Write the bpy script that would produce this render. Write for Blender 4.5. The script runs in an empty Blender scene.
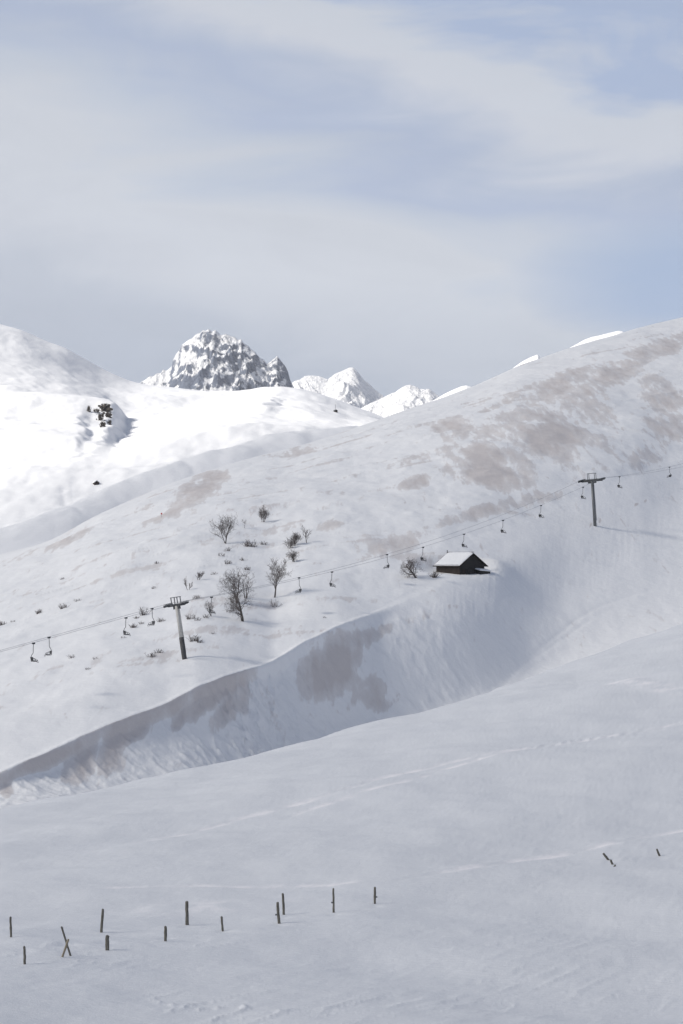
import bpy, math, random
import numpy as np
from mathutils import Vector, Matrix

# ------------------------------------------------------------------ camera, world, sun, exposure
S = bpy.context.scene
COL = S.collection
F, CX, HZ = 2000.0, 341.5, 560.0           # focal length in pixels, image centre, eye-level row
cam = bpy.data.cameras.new('camera'); cam_o = bpy.data.objects.new('camera', cam); COL.objects.link(cam_o)
cam_o.rotation_euler = (math.radians(90), 0, 0)
cam.sensor_fit = 'VERTICAL'; cam.sensor_height = 36; cam.sensor_width = 24
cam.lens = F / 1024 * 36
cam.shift_y = (HZ - 512) / 1024
cam.clip_start = 0.1; cam.clip_end = 60000
S.camera = cam_o

SUN_EL, SUN_AZ = 36.0, -106.0                # azimuth from the view direction, negative = left
SUN_DIR = Vector((math.sin(math.radians(SUN_AZ)) * math.cos(math.radians(SUN_EL)),
                  math.cos(math.radians(SUN_AZ)) * math.cos(math.radians(SUN_EL)),
                  math.sin(math.radians(SUN_EL))))
sun = bpy.data.lights.new('sun', 'SUN'); sun.energy = 4.0; sun.angle = math.radians(10.0); sun.color = (1.0, 0.945, 0.86)
sun_o = bpy.data.objects.new('sun', sun); COL.objects.link(sun_o)
sun_o.rotation_euler = SUN_DIR.to_track_quat('Z', 'Y').to_euler()
S.view_settings.view_transform = 'Standard'; S.view_settings.look = 'None'
S.view_settings.exposure = 0.40; S.view_settings.gamma = 1.0; S.view_settings.use_curve_mapping = False
S.render.engine = 'CYCLES'
S.cycles.max_bounces = 6; S.cycles.transparent_max_bounces = 16; S.cycles.volume_bounces = 1
S.cycles.use_denoising = True

def lin(c):
    return tuple((v / 255 / 12.92) if v / 255 <= 0.04045 else ((v / 255 + 0.055) / 1.055) ** 2.4 for v in c)

class NT:
    def __init__(s, tree): s.t = tree; s.l = tree.links
    def n(s, typ, **kw):
        nd = s.t.nodes.new(typ)
        for k, v in kw.items():
            if k.startswith('i_'): nd.inputs[k[2:].replace('_', ' ')].default_value = v
            else: setattr(nd, k, v)
        return nd
    def c(s, a, b): s.l.new(a, b)
    def math(s, op, a, b=None, clamp=False):
        nd = s.n('ShaderNodeMath', operation=op); nd.use_clamp = clamp
        for i, v in enumerate((a, b)):
            if v is None: continue
            if hasattr(v, 'links'): s.c(v, nd.inputs[i])
            else: nd.inputs[i].default_value = v
        return nd.outputs[0]
    def mix(s, f, a, b):
        nd = s.n('ShaderNodeMix', data_type='RGBA')
        for i, v in ((0, f), (6, a), (7, b)):
            if hasattr(v, 'links'): s.c(v, nd.inputs[i])
            else: nd.inputs[i].default_value = v if i == 0 else (*v[:3], 1)
        return nd.outputs[2]
    def noise(s, vec, scale, detail=4, rough=0.5, dist=0.0):
        nd = s.n('ShaderNodeTexNoise'); nd.inputs['Scale'].default_value = scale
        nd.inputs['Detail'].default_value = detail; nd.inputs['Roughness'].default_value = rough
        nd.inputs['Distortion'].default_value = dist
        s.c(vec, nd.inputs['Vector']); return nd.outputs['Fac']
    def ramp(s, f, stops):
        nd = s.n('ShaderNodeValToRGB'); r = nd.color_ramp
        while len(r.elements) < len(stops): r.elements.new(0.5)
        for e, (p, c) in zip(r.elements, stops):
            e.position = p; e.color = (*c[:3], 1) if isinstance(c, (tuple, list)) else (c, c, c, 1)
        s.c(f, nd.inputs[0]); return nd.outputs[0]

world = bpy.data.worlds.new('World'); S.world = world; world.use_nodes = True
w = NT(world.node_tree); world.node_tree.nodes.clear()
sky = w.n('ShaderNodeTexSky', sky_type='NISHITA', sun_disc=False)
sky.sun_elevation = math.radians(SUN_EL); sky.sun_rotation = math.radians(SUN_AZ); sky.altitude = 1800
sky.air_density = 1.0; sky.dust_density = 0.6
tc = w.n('ShaderNodeTexCoord'); gen = tc.outputs['Generated']
sep = w.n('ShaderNodeSeparateXYZ'); w.c(gen, sep.inputs[0])
# veils of high cloud: bands that slope a little down to the right, broken up by wisps
mp = w.n('ShaderNodeMapping'); w.c(gen, mp.inputs[0]); mp.inputs['Rotation'].default_value = (0, math.radians(-16), 0)
mp.inputs['Scale'].default_value = (3.2, 3.2, 15)
wisp = w.noise(mp.outputs[0], 1.0, 5, 0.5, 0.5)
mp2 = w.n('ShaderNodeMapping'); w.c(gen, mp2.inputs[0]); mp2.inputs['Rotation'].default_value = (0, math.radians(-18), 0)
mp2.inputs['Scale'].default_value = (8, 8, 27); mp2.inputs['Location'].default_value = (3.1, 0, 1.7)
wisp2 = w.noise(mp2.outputs[0], 1.0, 6, 0.58, 0.7)
band = w.math('ADD', sep.outputs[2], w.math('MULTIPLY', sep.outputs[0], 0.28))
band = w.math('ADD', band, w.math('MULTIPLY', w.math('SUBTRACT', wisp, 0.5), 0.13))
band = w.math('ADD', band, w.math('MULTIPLY', w.math('SUBTRACT', wisp2, 0.5), 0.085))
SKYB = [(0.0, (184, 190, 203)), (0.09, (190, 196, 208)), (0.125, (202, 206, 215)), (0.16, (205, 209, 217)), (0.19, (190, 198, 212)), (0.213, (174, 185, 208)),
        (0.224, (179, 189, 209)), (0.252, (203, 207, 216)), (0.272, (201, 206, 215)), (0.290, (166, 181, 209)), (0.34, (172, 182, 200)), (0.45, (132, 142, 163)), (1.0, (114, 124, 145))]
veil = w.ramp(band, [(p, lin(c)) for p, c in SKYB])
mul = w.n('ShaderNodeMix', data_type='RGBA', blend_type='MULTIPLY'); mul.inputs[0].default_value = 1
w.c(veil, mul.inputs[6]); w.c(w.ramp(wisp2, [(0.3, 0.965), (0.7, 1.03)]), mul.inputs[7])
low = w.n('ShaderNodeMix', data_type='RGBA', blend_type='MULTIPLY'); low.inputs[0].default_value = 1
w.c(mul.outputs[2], low.inputs[6]); w.c(w.ramp(sep.outputs[2], [(0.085, (0.75, 0.78, 0.83)), (0.14, (1.0, 1.0, 1.0))]), low.inputs[7])
# clear blue gap low on the right
gx = w.math('SUBTRACT', sep.outputs[0], 0.175); gz = w.math('SUBTRACT', sep.outputs[2], 0.137)
gap = w.math('ADD', w.math('MULTIPLY', w.math('MULTIPLY', gx, gx), 110), w.math('MULTIPLY', w.math('MULTIPLY', gz, gz), 900))
gap = w.math('ADD', gap, w.math('MULTIPLY', w.math('SUBTRACT', wisp2, 0.5), 1.1))
gapf = w.ramp(gap, [(0.0, 0.8), (0.5, 0.42), (1.3 / 1.3, 0.0)])
clear = w.mix(gapf, low.outputs[2], lin((150, 172, 206)))
b1 = w.n('ShaderNodeBackground'); w.c(clear, b1.inputs[0]); b1.inputs[1].default_value = 0.775
b2 = w.n('ShaderNodeBackground'); w.c(sky.outputs[0], b2.inputs[0]); b2.inputs[1].default_value = 0.075
mx = w.n('ShaderNodeMixShader'); w.c(b1.outputs[0], mx.inputs[1]); w.c(b2.outputs[0], mx.inputs[2])
mx.inputs[0].default_value = 0.08
wo = w.n('ShaderNodeOutputWorld'); w.c(mx.outputs[0], wo.inputs[0])

# ------------------------------------------------------------------ helpers
def tag(o, label=None, cat=None, group=None, kind=None):
    if label: o['label'] = label
    if cat: o['category'] = cat
    if group: o['group'] = group
    if kind: o['kind'] = kind
    return o

def empty(name, loc, label=None, cat=None, group=None, rz=0):
    o = bpy.data.objects.new(name, None); COL.objects.link(o); o.location = loc; o.rotation_euler = (0, 0, rz)
    o.empty_display_size = 0.3
    return tag(o, label, cat, group)

class MB:
    def __init__(s): s.v = []; s.f = []
    def box(s, c, size, M=None, taper=1.0):
        hx, hy, hz = size[0] / 2, size[1] / 2, size[2] / 2
        b = len(s.v); c = Vector(c)
        for z in (-1, 1):
            k = taper if z > 0 else 1
            for x, y in ((-1, -1), (1, -1), (1, 1), (-1, 1)):
                p = Vector((x * hx * k, y * hy * k, z * hz))
                s.v.append((M @ p if M else p) + c)
        s.f += [tuple(b + i for i in q) for q in ((3, 2, 1, 0), (4, 5, 6, 7), (0, 1, 5, 4), (1, 2, 6, 5), (2, 3, 7, 6), (3, 0, 4, 7))]
    def tube(s, pts, rad, n=6, wob=0.0, rng=None):
        pts = [Vector(p) for p in pts]
        if not isinstance(rad, (list, tuple)): rad = [rad] * len(pts)
        b = len(s.v)
        d0 = (pts[-1] - pts[0]).normalized()
        up = Vector((0, 0, 1)) if abs(d0.z) < 0.9 else Vector((1, 0, 0))
        for i, p in enumerate(pts):
            d = (pts[min(i + 1, len(pts) - 1)] - pts[max(i - 1, 0)]).normalized()
            a = d.cross(up).normalized(); c = a.cross(d)
            for k in range(n):
                t = 2 * math.pi * k / n
                r = rad[i] * (1 + (rng.uniform(-wob, wob) if rng else 0))
                s.v.append(p + a * math.cos(t) * r + c * math.sin(t) * r)
        for i in range(len(pts) - 1):
            for k in range(n):
                k2 = (k + 1) % n
                s.f.append((b + i * n + k, b + i * n + k2, b + (i + 1) * n + k2, b + (i + 1) * n + k))
        s.f.append(tuple(b + k for k in range(n))[::-1])
        s.f.append(tuple(b + (len(pts) - 1) * n + k for k in range(n)))
    def poly(s, vs, fs):
        b = len(s.v); s.v += [Vector(v) for v in vs]; s.f += [tuple(b + i for i in f) for f in fs]
    def build(s, name, mat, parent=None, smooth=False):
        me = bpy.data.meshes.new(name); me.from_pydata([tuple(v) for v in s.v], [], s.f); me.update()
        if smooth: me.shade_smooth()
        me.materials.append(mat)
        o = bpy.data.objects.new(name, me); COL.objects.link(o)
        if parent: o.parent = parent
        return o

def material(name, base, rough=0.7, var=0.25, scale=3.0, second=None, metallic=0.0, bump=0.0, stretch=(1, 1, 1)):
    m = bpy.data.materials.new(name); m.use_nodes = True; t = NT(m.node_tree)
    bs = m.node_tree.nodes['Principled BSDF']; bs.inputs['Roughness'].default_value = rough; bs.inputs['Metallic'].default_value = metallic
    tc = t.n('ShaderNodeTexCoord'); mp = t.n('ShaderNodeMapping'); t.c(tc.outputs['Object'], mp.inputs[0]); mp.inputs['Scale'].default_value = stretch
    nf = t.noise(mp.outputs[0], scale, 6, 0.6)
    a = tuple(v * (1 - var) for v in base); b = second or tuple(min(1, v * (1 + var)) for v in base)
    t.c(t.ramp(nf, [(0.35, a), (0.65, b)]), bs.inputs['Base Color'])
    if bump:
        bp = t.n('ShaderNodeBump'); bp.inputs['Strength'].default_value = bump; bp.inputs['Distance'].default_value = 0.02
        t.c(nf, bp.inputs['Height']); t.c(bp.outputs[0], bs.inputs['Normal'])
    return m

# ---- numpy noise
def _hash(ix, iy, seed):
    h = (ix.astype(np.int64) * 374761393 + iy.astype(np.int64) * 668265263 + seed * 1442695041) & 0xFFFFFFFF
    h = ((h ^ (h >> 13)) * 1274126177) & 0xFFFFFFFF
    h = (h ^ (h >> 16)) & 0xFFFFFFFF
    return h.astype(np.float64) / 4294967295.0
def gnoise(x, y, seed=0):
    ix = np.floor(x); iy = np.floor(y); fx = x - ix; fy = y - iy
    u = fx * fx * fx * (fx * (fx * 6 - 15) + 10); v = fy * fy * fy * (fy * (fy * 6 - 15) + 10)
    def g(dx, dy):
        a = _hash(ix + dx, iy + dy, seed) * 2 * math.pi
        return np.cos(a) * (fx - dx) + np.sin(a) * (fy - dy)
    return ((g(0, 0) * (1 - u) + g(1, 0) * u) * (1 - v) + (g(0, 1) * (1 - u) + g(1, 1) * u) * v) * 1.5
def fbm(x, y, oct=4, seed=0, gain=0.5):
    r = 0; a = 1.0
    for o in range(oct):
        r = r + a * gnoise(x, y, seed + o * 17); x = x * 2.03 + 5.3; y = y * 2.03 - 3.1; a *= gain
    return r
def ridged(x, y, oct=5, seed=0, gain=0.55):
    r = 0; a = 1.0; w_ = 1.0
    for o in range(oct):
        n = (1 - np.abs(gnoise(x, y, seed + o * 31)) * 1.6); n = n * n
        r = r + a * n * w_; w_ = np.clip(n, 0, 1); x = x * 2.1 + 1.7; y = y * 2.1 + 9.2; a *= gain
    return r
def sstep(a, b, x):
    t = np.clip((x - a) / (b - a), 0, 1); return t * t * (3 - 2 * t)

# ------------------------------------------------------------------ terrain
# columns fan out from the viewpoint so that near ground is meshed finely and far ground coarsely
px = np.concatenate([np.arange(-1500, -240, 40), np.arange(-240, -16, 6), np.arange(-16, 700, 1.0), np.arange(700, 930, 6), np.arange(930, 2200, 40)])
U = (px - CX) / F
def ctrl(pts, sig=14):
    xs = [p[0] for p in pts]; ys = [p[1] for p in pts]
    g = np.arange(-1600, 2300, 2.0); v = np.interp(g, xs, ys)
    k = np.exp(-0.5 * (np.arange(-60, 61) * 2.0 / sig) ** 2); k /= k.sum()
    v = np.convolve(np.pad(v, 60, 'edge'), k, 'valid')
    return np.interp(px, g, v)
def zat(py, Y): return (HZ - py) / F * Y
e_py = ctrl([(-250, 868), (-100, 832), (0, 808), (100, 787), (200, 767), (300, 745), (400, 717), (500, 687), (560, 666), (600, 651), (640, 637), (683, 622), (800, 590), (900, 570)], 12)
e_Y = ctrl([(-250, 150), (0, 172), (300, 212), (500, 262), (683, 330), (900, 390)], 30)
c_py = ctrl([(-250, 850), (-100, 808), (0, 773), (57, 748), (105, 726), (167, 704), (198, 687), (228, 676), (272, 663), (300, 645), (340, 626), (370, 616), (440, 591), (465, 584), (500, 574), (566, 552), (641, 516), (683, 502), (800, 465), (900, 440)], 4)
c_Y = ctrl([(-250, 255), (0, 272), (200, 322), (300, 360), (400, 400), (470, 425), (600, 500), (683, 560), (900, 650)], 30)
b_Y = c_Y - ctrl([(-250, 12), (0, 15), (200, 23), (300, 28), (370, 31), (440, 37), (500, 50), (560, 72), (620, 98), (683, 140), (900, 150)], 44)
A_py = ctrl([(-250, 650), (-100, 602), (0, 563), (53, 540), (100, 514), (135, 499), (175, 481), (211, 470), (240, 461), (300, 446), (360, 427), (400, 413), (440, 400), (480, 384), (520, 366), (560, 352), (600, 340), (640, 328), (683, 318), (760, 300), (900, 290)], 8)
A_Y = ctrl([(-250, 480), (0, 545), (240, 655), (400, 720), (683, 850), (900, 920)], 30)
C_py = ctrl([(-250, 620), (-100, 566), (0, 530), (60, 505), (116, 473), (183, 453), (240, 436), (300, 428), (375, 419), (440, 412), (500, 402), (600, 360), (683, 345), (900, 330)], 10)
C_Y = A_Y + 215
B1_py = ctrl([(-250, 520), (0, 480), (60, 470), (116, 462), (183, 441), (240, 426), (300, 420), (375, 424), (500, 405), (600, 365), (900, 340)], 16)
B2_py = ctrl([(-250, 385), (0, 390), (60, 408), (116, 424), (183, 414), (240, 408), (300, 405), (340, 413), (400, 432), (500, 405), (600, 365), (900, 340)], 16)
S_py = ctrl([(-400, 300), (-250, 290), (-100, 300), (-30, 315), (0, 325), (20, 331), (50, 345), (65, 350), (75, 356), (100, 370), (130, 383), (150, 387), (200, 392), (250, 393), (285, 390), (305, 392), (320, 396), (340, 403), (360, 412), (380, 420), (420, 440), (500, 410), (600, 365), (900, 345)], 5)
hid = ctrl([(0, 0.15), (60, 0.35), (116, 1), (240, 1), (900, 1)], 12)

K = []   # knots (Y, z)
def kn(Y, z): K.append((np.broadcast_to(np.asarray(Y, float), px.shape).copy(), np.broadcast_to(np.asarray(z, float), px.shape).copy()))
kn(0.6, -1.7); kn(25.0, -7.6)
Yb = 55.0; kn(Yb, zat(1035, Yb))
for t in (0.2, 0.4, 0.6, 0.8):
    Y = Yb * (e_Y / Yb) ** t; kn(Y, zat(e_py + (1035 - e_py) * (1 - t) ** 1.4, Y))
kn(e_Y, zat(e_py, e_Y)); iE = len(K) - 1
Y = e_Y + 24; kn(Y, zat(e_py, Y) - 5)
zb = zat(e_py + 8, b_Y)
Yg = np.maximum(b_Y - 26, e_Y + 45); kn(Yg, zb - 4); iG = len(K) - 1
kn(b_Y, zb); iB = len(K) - 1
zc = zat(c_py, c_Y); lipw = ctrl([(-300, 1), (390, 1), (450, 0.6), (530, 0)], 24); wl_ = 2.0 + 38 * (1 - lipw); kn(c_Y - wl_, zc - 1.7 * lipw - 0.3 * lipw - (1 - lipw) * wl_ * (zc - zb) / (c_Y - b_Y)); zA = zat(A_py, A_Y)
kn(c_Y, zc + 0.5 * (1 - lipw)); iC = len(K) - 1
t = (3.0 + 37 * (1 - lipw)) / (A_Y - c_Y); kn(c_Y + (A_Y - c_Y) * t, zc + (zA - zc) * (0.7 * t + 0.3 * np.sin(math.pi / 2 * t)))
for t in (0.18, 0.35, 0.5, 0.65, 0.8, 0.92):
    kn(c_Y + (A_Y - c_Y) * t, zc + (zA - zc) * (0.7 * t + 0.3 * math.sin(math.pi / 2 * t)))
kn(A_Y, zA); iA = len(K) - 1
kn(A_Y + 95, zA - 12 * hid + (1 - hid) * 95 * (zat(C_py, C_Y) - zA) / 215); iD = len(K) - 1
kn(C_Y, zat(C_py, C_Y)); iR = len(K) - 1
kn(C_Y + 60, zat(C_py, C_Y) - 4 * hid + (1 - hid) * 4)
Y = np.minimum(C_Y + 200, 1270); kn(Y, zat(B1_py, Y))
kn(1320.0, zat(B2_py, 1320.0))
kn(1480.0, zat(B2_py * 0.47 + S_py * 0.53, 1480.0))
kn(1650.0, zat(S_py, 1650.0)); iS = len(K) - 1
kn(1850.0, zat(S_py, 1650.0) - 50); kn(2500.0, -60.0); kn(9000.0, -120.0); kn(40000.0, -200.0)
KY = np.array([k[0] for k in K]); KZ = np.array([k[1] for k in K])
assert (np.diff(KY, axis=0) > 0).all()
# monotone cubic (PCHIP) slopes, whole columns at once
h = np.diff(KY, axis=0); dl = np.diff(KZ, axis=0) / h
M_ = np.zeros_like(KZ); M_[0] = dl[0]; M_[-1] = dl[-1]
w1 = 2 * h[1:] + h[:-1]; w2 = h[1:] + 2 * h[:-1]
same = dl[1:] * dl[:-1] > 0
M_[1:-1] = np.where(same, (w1 + w2) / (w1 / np.where(same, dl[:-1], 1) + w2 / np.where(same, dl[1:], 1)), 0)
ROWS = [6, 8] + [70, 64, 60, 56, 70] + [10, 14, 16, 56, 8] + [14, 34, 40, 40, 40, 44, 44, 40] + [10, 30, 14, 40, 110, 70, 60, 20, 8, 4, 3]
assert len(ROWS) == len(K) - 1, (len(ROWS), len(K))
Yr, Zr, seg0 = [], [], [0]
for i, n in enumerate(ROWS):
    for j in range(n):
        t = j / n; hh = h[i]
        Yr.append(KY[i] + hh * t)
        Zr.append(KZ[i] * (2 * t**3 - 3 * t**2 + 1) + hh * M_[i] * (t**3 - 2 * t**2 + t) + KZ[i + 1] * (-2 * t**3 + 3 * t**2) + hh * M_[i + 1] * (t**3 - t**2))
    seg0.append(len(Yr))
Yr.append(KY[-1]); Zr.append(KZ[-1])
Y = np.array(Yr); Z = np.array(Zr); X = U[None, :] * Y
R0 = {'G': seg0[iG], 'C': seg0[iC], 'A': seg0[iA], 'D': seg0[iD], 'E': seg0[iE], 'B': seg0[iB], 'S': seg0[iS], 'R': seg0[iR]}
NR, NC = Y.shape
rows = np.arange(NR)[:, None]

def hit(x, y, r_from=0, r_to=None):
    """point of the ground seen at picture position x, y (first crossing from the front)"""
    c = int(np.clip(np.searchsorted(px, x), 1, NC - 1)); f = (x - px[c - 1]) / (px[c] - px[c - 1])
    Yc = Y[:, c - 1] * (1 - f) + Y[:, c] * f; Zc = Z[:, c - 1] * (1 - f) + Z[:, c] * f
    P = HZ - F * Zc / Yc
    r_to = r_to or NR
    idx = np.nonzero(P[r_from:r_to] <= y)[0]
    i = (idx[0] + r_from) if len(idx) else r_to - 1
    if i > 0 and len(idx) and i > r_from:
        g = (P[i - 1] - y) / max(1e-9, P[i - 1] - P[i]); YY = Yc[i - 1] + (Yc[i] - Yc[i - 1]) * g; ZZ = Zc[i - 1] + (Zc[i] - Zc[i - 1]) * g
    else: YY, ZZ = Yc[i], Zc[i]
    return Vector(((x - CX) / F * YY, YY, ZZ))

def seg_dist(X_, Y_, pts):
    """distance to a polyline and the fraction along it"""
    best = np.full(X_.shape, 1e9); tt = np.zeros(X_.shape); L = [0]
    for a, b in zip(pts[:-1], pts[1:]): L.append(L[-1] + (b - a).length)
    for i, (a, b) in enumerate(zip(pts[:-1], pts[1:])):
        dx, dy = b.x - a.x, b.y - a.y; q = dx * dx + dy * dy + 1e-9
        t = np.clip(((X_ - a.x) * dx + (Y_ - a.y) * dy) / q, 0, 1)
        d = np.hypot(X_ - a.x - t * dx, Y_ - a.y - t * dy); s = d < best
        side = np.sign((X_ - a.x) * dy - (Y_ - a.y) * dx)
        best = np.where(s, d, best); tt = np.where(s, (L[i] + t * (L[i + 1] - L[i])) / L[-1], tt)
        if i == 0: sd = side
        else: sd = np.where(s, side, sd)
    return best, tt, sd

# pieces of relief placed in the world from the still smooth ground
def P2(lst, a=0, b=None): return [hit(x, y, a, b) for x, y in lst]
rG, rD = R0['G'], R0['D']
ftracks = [  # (points, width m, depth m)
    (P2([(60, 852), (150, 836), (230, 818), (330, 797), (440, 768), (520, 752), (600, 738), (683, 722), (760, 706)], 0, rG), 0.55, 0.13),
    (P2([(240, 826), (320, 806), (420, 782), (480, 763), (560, 744), (683, 726)], 0, rG), 0.45, 0.10),
    (P2([(380, 884), (455, 872), (520, 860), (583, 850), (640, 838), (720, 822)], 0, rG), 0.5, 0.14),
    (P2([(70, 890), (110, 886), (165, 884), (240, 884), (330, 883), (430, 879)], 0, rG), 0.45, 0.09),
    (P2([(130, 912), (180, 905), (240, 902), (300, 904)], 0, rG), 1.6, -0.16),
    (P2([(600, 690), (625, 682), (650, 687), (690, 692)], 0, rG), 1.6, -0.22),
]
htracks = [(P2([(490, 690), (510, 672), (545, 645), (575, 620), (600, 606), (650, 590)], R0['B'], R0['A']), 0.6, 0.10),
           (P2([(500, 688), (520, 668), (560, 640), (590, 620)], R0['B'], R0['A']), 0.5, 0.08)]
ctracks = [(P2([(183, 453), (196, 463), (212, 470)], R0['D'], None), 1.4, 0.3),
           (P2([(62, 492), (70, 500), (84, 513)], R0['A'], None), 1.5, 0.25)]
fg = slice(0, rG); fresh_glint = np.zeros(Z.shape)
Xf, Yf = X[fg], Y[fg]
fade = sstep(20, 50, Yf)
dz = 0.45 * fbm(Xf / 34, Yf / 34, 3, 3) * fade + 0.16 * fbm(Xf / 9, Yf / 11, 3, 5) + 0.03 * fbm(Xf / 3 + Yf / 9, Yf / 2.2, 3, 6)
# wind-cut sastrugi running up to the right, strongest low on the left
ang = math.radians(58); xr = Xf * math.cos(ang) + Yf * math.sin(ang); yr = -Xf * math.sin(ang) + Yf * math.cos(ang)
rd = np.clip(ridged(xr / 7.0 + 0.4 * fbm(Xf / 4, Yf / 4, 2, 9), yr / 1.5, 3, 41) - 0.75, 0, 1.2)
msk = sstep(-0.25, 0.45, fbm(Xf / 13, Yf / 13, 2, 23) + 0.05) * np.maximum(np.exp(-((Xf + 5.5) / 7) ** 2) * np.exp(-((Yf - 66) / 9) ** 2), 0.35 * np.exp(-((Xf - 3) / 12) ** 2) * np.exp(-((Yf - 70) / 10) ** 2))
dz += 0.17 * rd * msk
dz += 0.02 * np.clip(ridged(xr / 6 + 3, yr / 1.3, 3, 77) - 0.7, 0, 1) * sstep(-0.1, 0.5, fbm(Xf / 25, Yf / 40, 2, 61))
dz += 0.012 * fbm(xr / 1.2, yr / 0.5, 3, 91)
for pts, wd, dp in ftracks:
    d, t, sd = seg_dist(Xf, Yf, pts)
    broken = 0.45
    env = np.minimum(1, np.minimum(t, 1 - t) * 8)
    fresh_glint[fg] = np.maximum(fresh_glint[fg], np.exp(-(d / (wd * 1.0)) ** 2) * env * sstep(-0.5, 0.5, fbm(Xf / 2.6, Yf / 3.5, 3, 88)) * (0.9 if dp > 0 else 0.7))  # track brightness: loose snow plus painted light on the little ridges
    prof = np.exp(-(d / (wd * 0.5)) ** 2) - 0.45 * np.exp(-((d - wd) / (wd * 0.4)) ** 2)
    if dp < 0: prof = np.exp(-(d / wd) ** 2)
    dz -= dp * prof * broken * env
for (x_, y_) in ((11, 937.2), (24.8, 964.2), (70.4, 955.8), (62.3, 957), (101.3, 932.4), (107.2, 950.2), (165.6, 941.2), (187.2, 925.0), (222.8, 931.2), (279.2, 923.5), (283.8, 914.8), (333.7, 912.6), (374.8, 903.8), (659.6, 856), (608.5, 860)):
    p = hit(x_, y_, 0, rG); q = (Xf - p.x) ** 2 + (Yf - p.y) ** 2      # wind scoop and little tail of drift behind each post
    dz += -0.07 * np.exp(-q / 0.30 ** 2) + 0.06 * np.exp(-((Xf - p.x - 0.9) / 0.7) ** 2 - ((Yf - p.y) / 0.25) ** 2)
Z[fg] += dz
hs = slice(rG, R0['D'])
Xh, Yh = X[hs], Y[hs]; rr = np.broadcast_to(rows[hs], Xh.shape)
above = sstep(R0['C'] - 2, R0['C'] + 45, rr); nearA = 1 - sstep(R0['A'] - 60, R0['A'] - 5, rr) * 0.75
bank = (rr < R0['C'] + 3) * sstep(R0['G'], R0['B'] + 8, rr)
dz = 1.5 * fbm(Xh / 70, Yh / 90, 3, 101) * above * nearA + 0.55 * fbm(Xh / 22, Yh / 30, 4, 111) * above * nearA + 0.10 * fbm(Xh / 5, Yh / 7, 3, 121) * nearA
a2 = math.radians(25); xr = Xh * math.cos(a2) + Yh * math.sin(a2); yr = -Xh * math.sin(a2) + Yh * math.cos(a2)
dz += 0.5 * np.clip(ridged(xr / 60, yr / 14, 3, 131) - 0.8, 0, 1) * above * nearA * sstep(-0.2, 0.4, fbm(Xh / 90, Yh / 90, 2, 7))
edge_fall = 1 - sstep(R0['C'] - 12, R0['C'] + 2, rr)
dz += bank * edge_fall * (1 - 0.92 * sstep(425, 520, px))[None, :] * (0.5 * fbm(Xh / 30, Yh / 18, 3, 141) + 0.12 * (ridged(Xh / 12 + 0.05 * Yh, Yh / 12, 4, 151) - 1.0) + 0.10 * fbm(Xh / 6, Yh / 5, 3, 158) * sstep(-0.3, 0.3, fbm(Xh / 30, Yh / 30, 2, 8)) + 0.10 * fbm(Xh / 2.2, Yh / 1.6, 3, 152) + (0.15 + 0.5 * np.exp(-((px - 245) / 40.0) ** 2) + 0.05 * np.exp(-((px - 30) / 30.0) ** 2))[None, :] * (ridged(Xh / 5 + Yh / 9, Yh / 5, 4, 155) - 1.0))
for pts, wd, dp in htracks:
    d, t, sd = seg_dist(Xh, Yh, pts); dz -= dp * np.exp(-(d / wd) ** 2)
# wind lip all along the cornice and a rounded drift beyond the hut
lip = np.exp(-((rr - R0['C'] - 1) / 5.0) ** 2) * np.interp(px, [-300, 0, 380, 470, 560], [0.05, 0.08, 0.15, 0.15, 0.0])[None, :]
dz += lip * (0.8 + 0.4 * fbm(Xh / 14, Yh * 0, 3, 161))
def bump_at(x, y, amp, sx, sy, a, b):
    p = hit(x, y, a, b); return p, amp, sx, sy
for (p, amp, sx, sy) in [bump_at(500, 572, 2.0, 5, 6, R0['C'], R0['A']), bump_at(468, 584, 0.9, 7, 3, R0['C'], R0['A']),
                         bump_at(322, 606, 0.8, 6, 8, R0['C'], R0['A'])]:
    dz += amp * np.exp(-((Xh - p.x) / sx) ** 2 - ((Yh - p.y) / sy) ** 2)
HP = hit(459.5, 574.6, R0['C'], R0['A'])
Z[hs] += dz
# the hut stands on a levelled bench
hx, hy = HP.x + 0.5, HP.y + 5.0
wb = 1 - sstep(5.5, 11.0, np.hypot((Xh - hx) * 0.9, Yh - hy)); wb *= (rr > R0['C'] - 10)
Z[hs] = Z[hs] * (1 - wb) + (HP.z - 0.05 + 0.085 * (Yh - HP.y) + 0.12 * fbm(Xh / 3, Yh / 3, 2, 99)) * wb
fr = slice(R0['D'], NR)
Xq, Yq = X[fr], Y[fr]; rq = np.broadcast_to(rows[fr], Xq.shape)
nearS = 1 - sstep(R0['S'] - 45, R0['S'], rq) * 0.8
dz = (8.0 * fbm(Xq / 150, Yq / 190, 2, 201) + (1.5 + 0.8 * (Yq < 1050)) * fbm(Xq / 45, Yq / 70, 4, 211) + 0.10 * fbm(Xq / 9, Yq / 16, 3, 221)) * nearS
start = sstep(R0['D'], R0['D'] + 25, rq); dz *= start
lo, hi_ = R0['R'], None
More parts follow.
